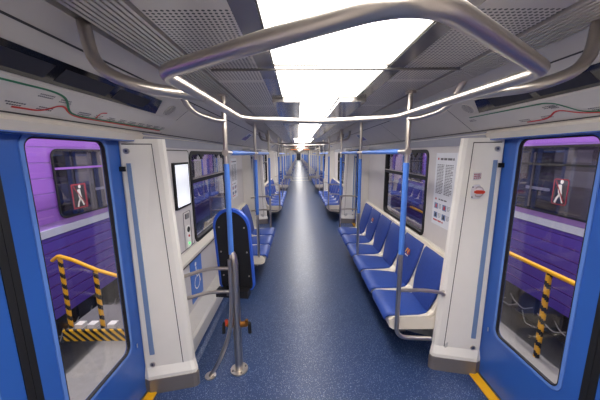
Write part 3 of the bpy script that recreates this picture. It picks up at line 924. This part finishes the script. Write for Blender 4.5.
# ---- oval perch board and heavy base post at the left bench
e = LEFT_RAIL
mb = MB(); mb.tube([(.016, 0, .004), (.016, 0, .90), (.013, 0, .96), (.006, 0, .99)], [.031, .031, .027, .017], 'steel', 20); mb.build('base_post', e)
mb = MB(); mb.tube([(.016, 0, .0), (.016, 0, .010)], .068, 'steel', 28); o = mb.build('floor_flange', e)
for k in range(4):
    a = k*PI/2+.5; mb = MB(); mb.cyl((.016+.052*math.cos(a), .052*math.sin(a), .01), (.016+.052*math.cos(a), .052*math.sin(a), .016), .007, 'steel_dark', 8); mb.build('bolt', o)
mb = MB(); pts = fillet([(-.002, -.047, .95), (-.002, -.047, .60), (-.03, -.05, .34), (-.13, -.058, .11), (-.195, -.062, .004)], [0, .2, .2, .2, 0], 8)
mb.tube(pts, .0155, 'steel', 12); mb.build('bent_leg', e)
mb = MB(); mb.tube([(-.195, -.062, 0), (-.195, -.062, .008)], .042, 'steel', 20); mb.build('foot_flange', e)
for z0, z1, zs_ in ((.872, .825, 0), (.688, .65, 0)):
    pts = fillet([(0, -.02, z0), (-.17, -.035, z0+.005), (-.345, -.06, z1-.0)], .12, 6)
    mb = MB(); mb.tube(pts, .0135, 'steel', 10); mb.tube([pts[-1]+Vector((.015, 0, 0)), pts[-1]], .021, 'steel', 12); mb.build('side_arm', e)
for s, z, w in ((-1, .40, 'left'), (1, .40, 'right')):
    mb = MB(); mb.tube([(0, 0, 0), (s*.05, 0, .004)], .023, 'gold', 12); q = mb.build('pole_clamp', LEFT_RAIL, (.016+s*.028, 0, z))
    mb = MB(); mb.tube(fillet([(s*.04, 0, 0), (s*.07, -.01, .02), (s*.073, -.02, -.06)], .01), .013, 'rubber', 8); mb.build('lever', q)
    mb = MB(); mb.tube([(s*.05, -.01, .0), (s*.05, -.01, .045)], .013, 'orange' if s < 0 else 'gold', 8); mb.build('knob', q)
    q['label'] = 'brass and black clamp'
e = empty('perch_board', (-.652, 1.99, .625), math.radians(-7))
def stad(w, h, r): # flat-ish bottom, round top
    pts = []
    for k in range(19): t = PI*k/18; pts.append((w/2*math.cos(t), h-w/2+w/2*math.sin(t)))
    for k in range(5): t = PI+PI/2*k/4; pts.append((-w/2+r+r*math.cos(t), r+r*math.sin(t)))
    for k in range(5): t = 1.5*PI+PI/2*k/4; pts.append((w/2-r+r*math.cos(t), r+r*math.sin(t)))
    return pts
ff = lambda p, t: (p[0]-(p[1]-.36)*.04, t+(p[1]-.36)*-.03, p[1])
out = stad(.29, .67, .05); inn = [(p[0]*.90, .02+(p[1]-.02)*.965) for p in out]
mb = MB(); mb.ring(out, inn, ff, .0, .036, 'rim'); mb.build('blue_rim', e)
mb = MB(); mb.prism([(p[0]*1.0, p[1]) for p in inn], ff, .008, .02, 'black'); bb = mb.build('black_back', e)
mb = MB(); mb.prism(inn, ff, .02, .042, 'cushion'); mb.build('padded_front', e)
for x, z in ((-.10, .52), (.10, .52), (-.105, .32), (.105, .32), (-.105, .12), (.105, .12)):
    p = ff((x, z), .008); mb = MB(); mb.cyl(p, (p[0], p[1]-.004, p[2]), .007, 'steel', 10); mb.build('screw', bb)
mb = MB(); mb.box(-.14, .12, -.055, .02, -.035, .02, 'black'); mb.box(-.05, .03, -.058, -.05, -.02, .01, 'steel_dark'); mb.build('hinge_box', e)
tag(e, 'oval fold-down perch board with black back and blue rim behind the left post', 'perch board')

# ================================================================== outside the car: depot and trains on the next tracks
def train(s):
    X = 3.10
    e = empty('metro_train', (s*X, 10, -1.1))
    def bx(mb, a, b, ya, yb_, za, zb, m): mb.box(s*a, s*b, ya-10, yb_-10, za+1.1, zb+1.1, m)
    mb = MB()
    # body side with ribs: lilac above the belt, purple below
    bx(mb, .02, 2.5, -14, 60, .80, 2.25, 'lilac_light'); bx(mb, .02, 2.5, -14, 60, -.28, .80, 'lilac')
    for i, z in enumerate([-.28, -.14, 0, .14, .28, .42, .56]): bx(mb, .0, .02, -14, 60, z+.012, z+.128, 'purple')
    bx(mb, .0, .02, -14, 60, .70, .74, 'purple')
    for z in (.90, 1.08, 1.26, 1.44, 1.62, 1.80): bx(mb, .008, .02, -14, 60, z+.006, z+.17, 'lilac')
    mb.build('car_body', e)
    mb = MB(); bx(mb, -.006, .02, -14, 60, .745, .835, 'silver'); mb.build('silver_stripe', e)
    mb = MB(); bx(mb, .25, 2.3, -14, 60, -.80, -.28, 'darkmetal')
    rnd = random.Random(5+s)
    for i in range(40):
        y = -2+i*.42; bx(mb, .06+rnd.random()*.1, .25, y, y+.15+rnd.random()*.2, -.75+rnd.random()*.2, -.30, 'darkmetal')
    mb.build('underframe', e)
    mb = MB()
    for i in range(30):
        y = 1.5+i*.24; z = -.42-rnd.random()*.2
        mb.tube(fillet([(s*.05, y-10, z+1.1), (s*.0, y-9.9, z+1.02), (s*.03, y-9.7, z+.95+rnd.random()*.1), (s*.05, y-9.6, z+1.1)], .05, 4), .008, 'grey', 6)
    mb.build('air_pipes', e)
    wins = ([(3.25, 4.25, True), (5.1, 6.3, False), (7.0, 8.2, False), (9.4, 10.6, False), (12, 13.2, False)] if s < 0 else [(.9, 1.7, False), (2.38, 3.98, True), (4.9, 6.2, False), (7.0, 8.3, False), (9.5, 10.8, False), (12.4, 13.6, False)])
    for a, b, sign in wins:
        g = lambda p, t: (s*t, p[0]-10, p[1]+1.1)
        cy = (a+b)/2; w = b-a
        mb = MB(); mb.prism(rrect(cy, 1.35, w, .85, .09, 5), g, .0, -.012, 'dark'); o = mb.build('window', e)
        mb = MB(); mb.ring(rrect(cy, 1.35, w+.02, .87, .10, 5), rrect(cy, 1.35, w-.03, .82, .08, 5), g, -.008, -.02, 'rubber'); mb.build('window_frame', o)
        mb = MB(); bx(mb, -.022, -.012, a+.01, b-.01, 1.53, 1.556, 'lilac' if s < 0 else 'rubber'); mb.build('window_bar', o)
        mb = MB(); mb.prism(rrect(cy, 1.35, w-.03, .82, .08, 5), g, -.013, -.016, 'wglass'); mb.build('window_pane', o)
        # what shows inside: seats, poles
        mb = MB()
        for j in range(3):
            yy = a+w*(.25+.27*j); bx(mb, -.0125, -.0128, yy, yy+.03,   .96, 1.7, 'steel' if j == 2 else 'depot')
        bx(mb, -.0125, -.0127, a+.35*w, a+.62*w, 1.58, 1.72, 'grey'); bx(mb, -.0125, -.0127, a+.3*w, a+.6*w, 1.30, 1.48, 'depot')
        bx(mb, -.0125, -.0127, a+.62*w, a+.85*w, 1.20, 1.24, 'paper')
        mb.build('interior_fittings', o)
        if sign:
            # red framed no leaning sticker with white figure
            if s < 0: c0, cz, ww, hh = 3.57, 1.165, .24, .33
            else: c0, cz, ww, hh = 3.23, 1.215, .19, .32
            mb = MB()
            if s < 0: bx(mb, -.0165, -.018, c0-ww/2, c0+ww/2, cz-hh/2, cz+hh/2, 'redsign'); bx(mb, -.018, -.019, c0-ww/2+.02, c0+ww/2-.03, cz-hh/2+.02, cz+hh/2-.02, 'dark')
            else: mb.ring(rrect(c0, cz, ww, hh, .03, 4), rrect(c0, cz, ww-.022, hh-.022, .02, 4), g, -.0165, -.019, 'redsign')
            st = mb.build('sticker', o)
            mb = MB(); F = lambda u, v, _=0: (-s*.0205, c0-10+u*(-s), cz+1.1+v)
            ribbon(mb, [(-.01, .09), (.0, .0), (.01, -.03)], .05, F, 0, 'white'); ribbon(mb, [(.01, -.03), (.05, -.13)], .025, F, 0, 'white'); ribbon(mb, [(.01, -.02), (-.03, -.08), (-.05, -.14)], .025, F, 0, 'white')
            mb.add([F(.01+.022*math.cos(k*PI/5), .125+.025*math.sin(k*PI/5)) for k in range(10)], [tuple(range(10))], 'white')
            mb.build('white_figure', st)
            mb = MB(); F2 = lambda u, v, _=0: (-s*.0215, c0-10+u*(-s), cz+1.1+v)
            ribbon(mb, [(-ww/2+.03, hh/2-.03), (ww/2-.03, -hh/2+.03)], .014, F2, 0, 'redsign'); mb.build('red_bar', st)
    tag(e, 'purple and lilac metro train standing on the next track outside the %s doors' % SIDE[s], 'train')
train(-1); train(1)
# walkway, pit floor and depot walls
for s in (-1, 1):
    q = MB(); q.box(s*1.5, s*2.52, -6, 40, -1.15, -.50, 'concrete'); trim(q, 'pale concrete walkway beside the car on the %s' % SIDE[s])
    q = MB(); q.box(s*1.40, s*7.5, -8, 62, -1.25, -1.15, 'concrete'); trim(q, 'depot floor outside on the %s' % SIDE[s])
    q = MB(); q.box(s*7.5, s*7.6, -8, 62, -1.25, 5.0, 'depot'); trim(q, 'distant depot wall on the %s' % SIDE[s])
def hz_post(parent, x, y, z0, z1, r=.024):
    mb = MB()
    n = 14; N = int((z1-z0)/.01)
    # helical hazard tape: segments alternate black / yellow, each ring twisted
    seg = 12; H_ = z1-z0; rows = 60
    for i in range(rows):
        for k in range(seg):
            a0, a1 = 2*PI*k/seg, 2*PI*(k+1)/seg; za, zb = z0+H_*i/rows, z0+H_*(i+1)/rows
            ph = ((za-z0)/.135+k/seg) % 1
            m = 'yellow' if ph < .56 else 'rubber'
            P = [(x+r*math.cos(a0), y+r*math.sin(a0), za), (x+r*math.cos(a1), y+r*math.sin(a1), za), (x+r*math.cos(a1), y+r*math.sin(a1), zb), (x+r*math.cos(a0), y+r*math.sin(a0), zb)]
            mb.add(P, [(0, 1, 2, 3)], m, False)
    return mb.build('striped_post', parent)
# left: portable steps with a falling handrail
e = empty('steps_handrail', (-2.6, 2.95, -.36))
A_ = (-2.68, 2.93); 
mb = MB(); mb.tube(fillet([(-.40, 0, .86), (-.32, 0, .92), (-.15, 0, .86), (.10, 0, .74), (.58, 0, .58)], .03), .021, 'yellow', 12); mb.build('handrail', e)
hz_post(e, -.31, 0, .004, .90, .024); hz_post(e, .075, 0, .004, .73, .025)
tag(e, 'yellow handrail with hazard striped posts outside the left door', 'railing')
e = empty('work_platform', (-2.35, 2.95, -.50))
mb = MB(); mb.box(-.60, .44, -.03, .50, .10, .14, 'grey'); mb.build('deck', e)
mb = MB(); mb.box(-.62, .46, -.06, -.03, .0, .14, 'hazard'); mb.build('hazard_edge', e)
for xb in (-.50, -.35, -.11, .10):
    mb = MB(); mb.box(xb, xb+.09, -.02, .06, .14, .19, 'white'); mb.build('white_block', e)
tag(e, 'low work platform with hazard striped edge outside the left door', 'platform')
# right: level railing along the walkway
e = empty('walkway_railing', (2.44, 3.0, -.50))
mb = MB(); mb.tube([(0, -3.5, .985), (0, 3.0, .985)], .024, 'yellow', 12); mb.build('handrail', e)
for y in (-2.6, -.44, 1.7): hz_post(e, 0, y, 0, .97, .028)
tag(e, 'yellow walkway railing with hazard striped posts outside the right door', 'railing')

# ================================================================== light, world, camera
W = bpy.data.worlds.new('World'); bpy.context.scene.world = W; W.use_nodes = True
W.node_tree.nodes['Background'].inputs[0].default_value = (.95, .95, .95, 1); W.node_tree.nodes['Background'].inputs[1].default_value = .55
def area(loc, rot, sx, sy, power, col=(1, .97, .93)):
    l = bpy.data.lights.new('depot_lamp', 'AREA'); l.shape = 'RECTANGLE'; l.size = sx; l.size_y = sy; l.energy = power; l.color = col
    o = bpy.data.objects.new('depot_lamp', l); C.objects.link(o); o.location = loc; o.rotation_euler = rot; o['kind'] = 'helper'
    return o
# rows of depot lamps hung between the trains
for s in (-1, 1):
    for y in (1.5, 7): area((s*2.25, y, 4.2), (0, s*math.radians(12), 0), .5, 4, 170)

sc = bpy.context.scene
sc.view_settings.view_transform = 'Standard'; sc.view_settings.look = 'None'; sc.view_settings.gamma = 1; sc.view_settings.exposure = 0
cam = bpy.data.cameras.new('camera'); co = bpy.data.objects.new('camera', cam); C.objects.link(co); sc.camera = co
cam.sensor_width = 36; cam.sensor_fit = 'HORIZONTAL'; cam.lens = 266.7/600*36; cam.clip_start = .02; cam.clip_end = 300
T = math.radians(9.8); YAW = math.radians(.35); ROLL = math.radians(-.42)
F = Vector((math.sin(YAW)*math.cos(T), math.cos(YAW)*math.cos(T), -math.sin(T)))
R0 = Vector((math.cos(YAW), -math.sin(YAW), 0)); U0 = R0.cross(F)
R = R0*math.cos(ROLL)+U0*math.sin(ROLL); U = U0*math.cos(ROLL)-R0*math.sin(ROLL)
m = Matrix.Identity(4)
for i in range(3): m[i][0] = R[i]; m[i][1] = U[i]; m[i][2] = -F[i]
m[0][3], m[1][3], m[2][3] = -.14, 0, 1.70
co.matrix_world = m
# unused prototypes
bpy.context.view_layer.update()
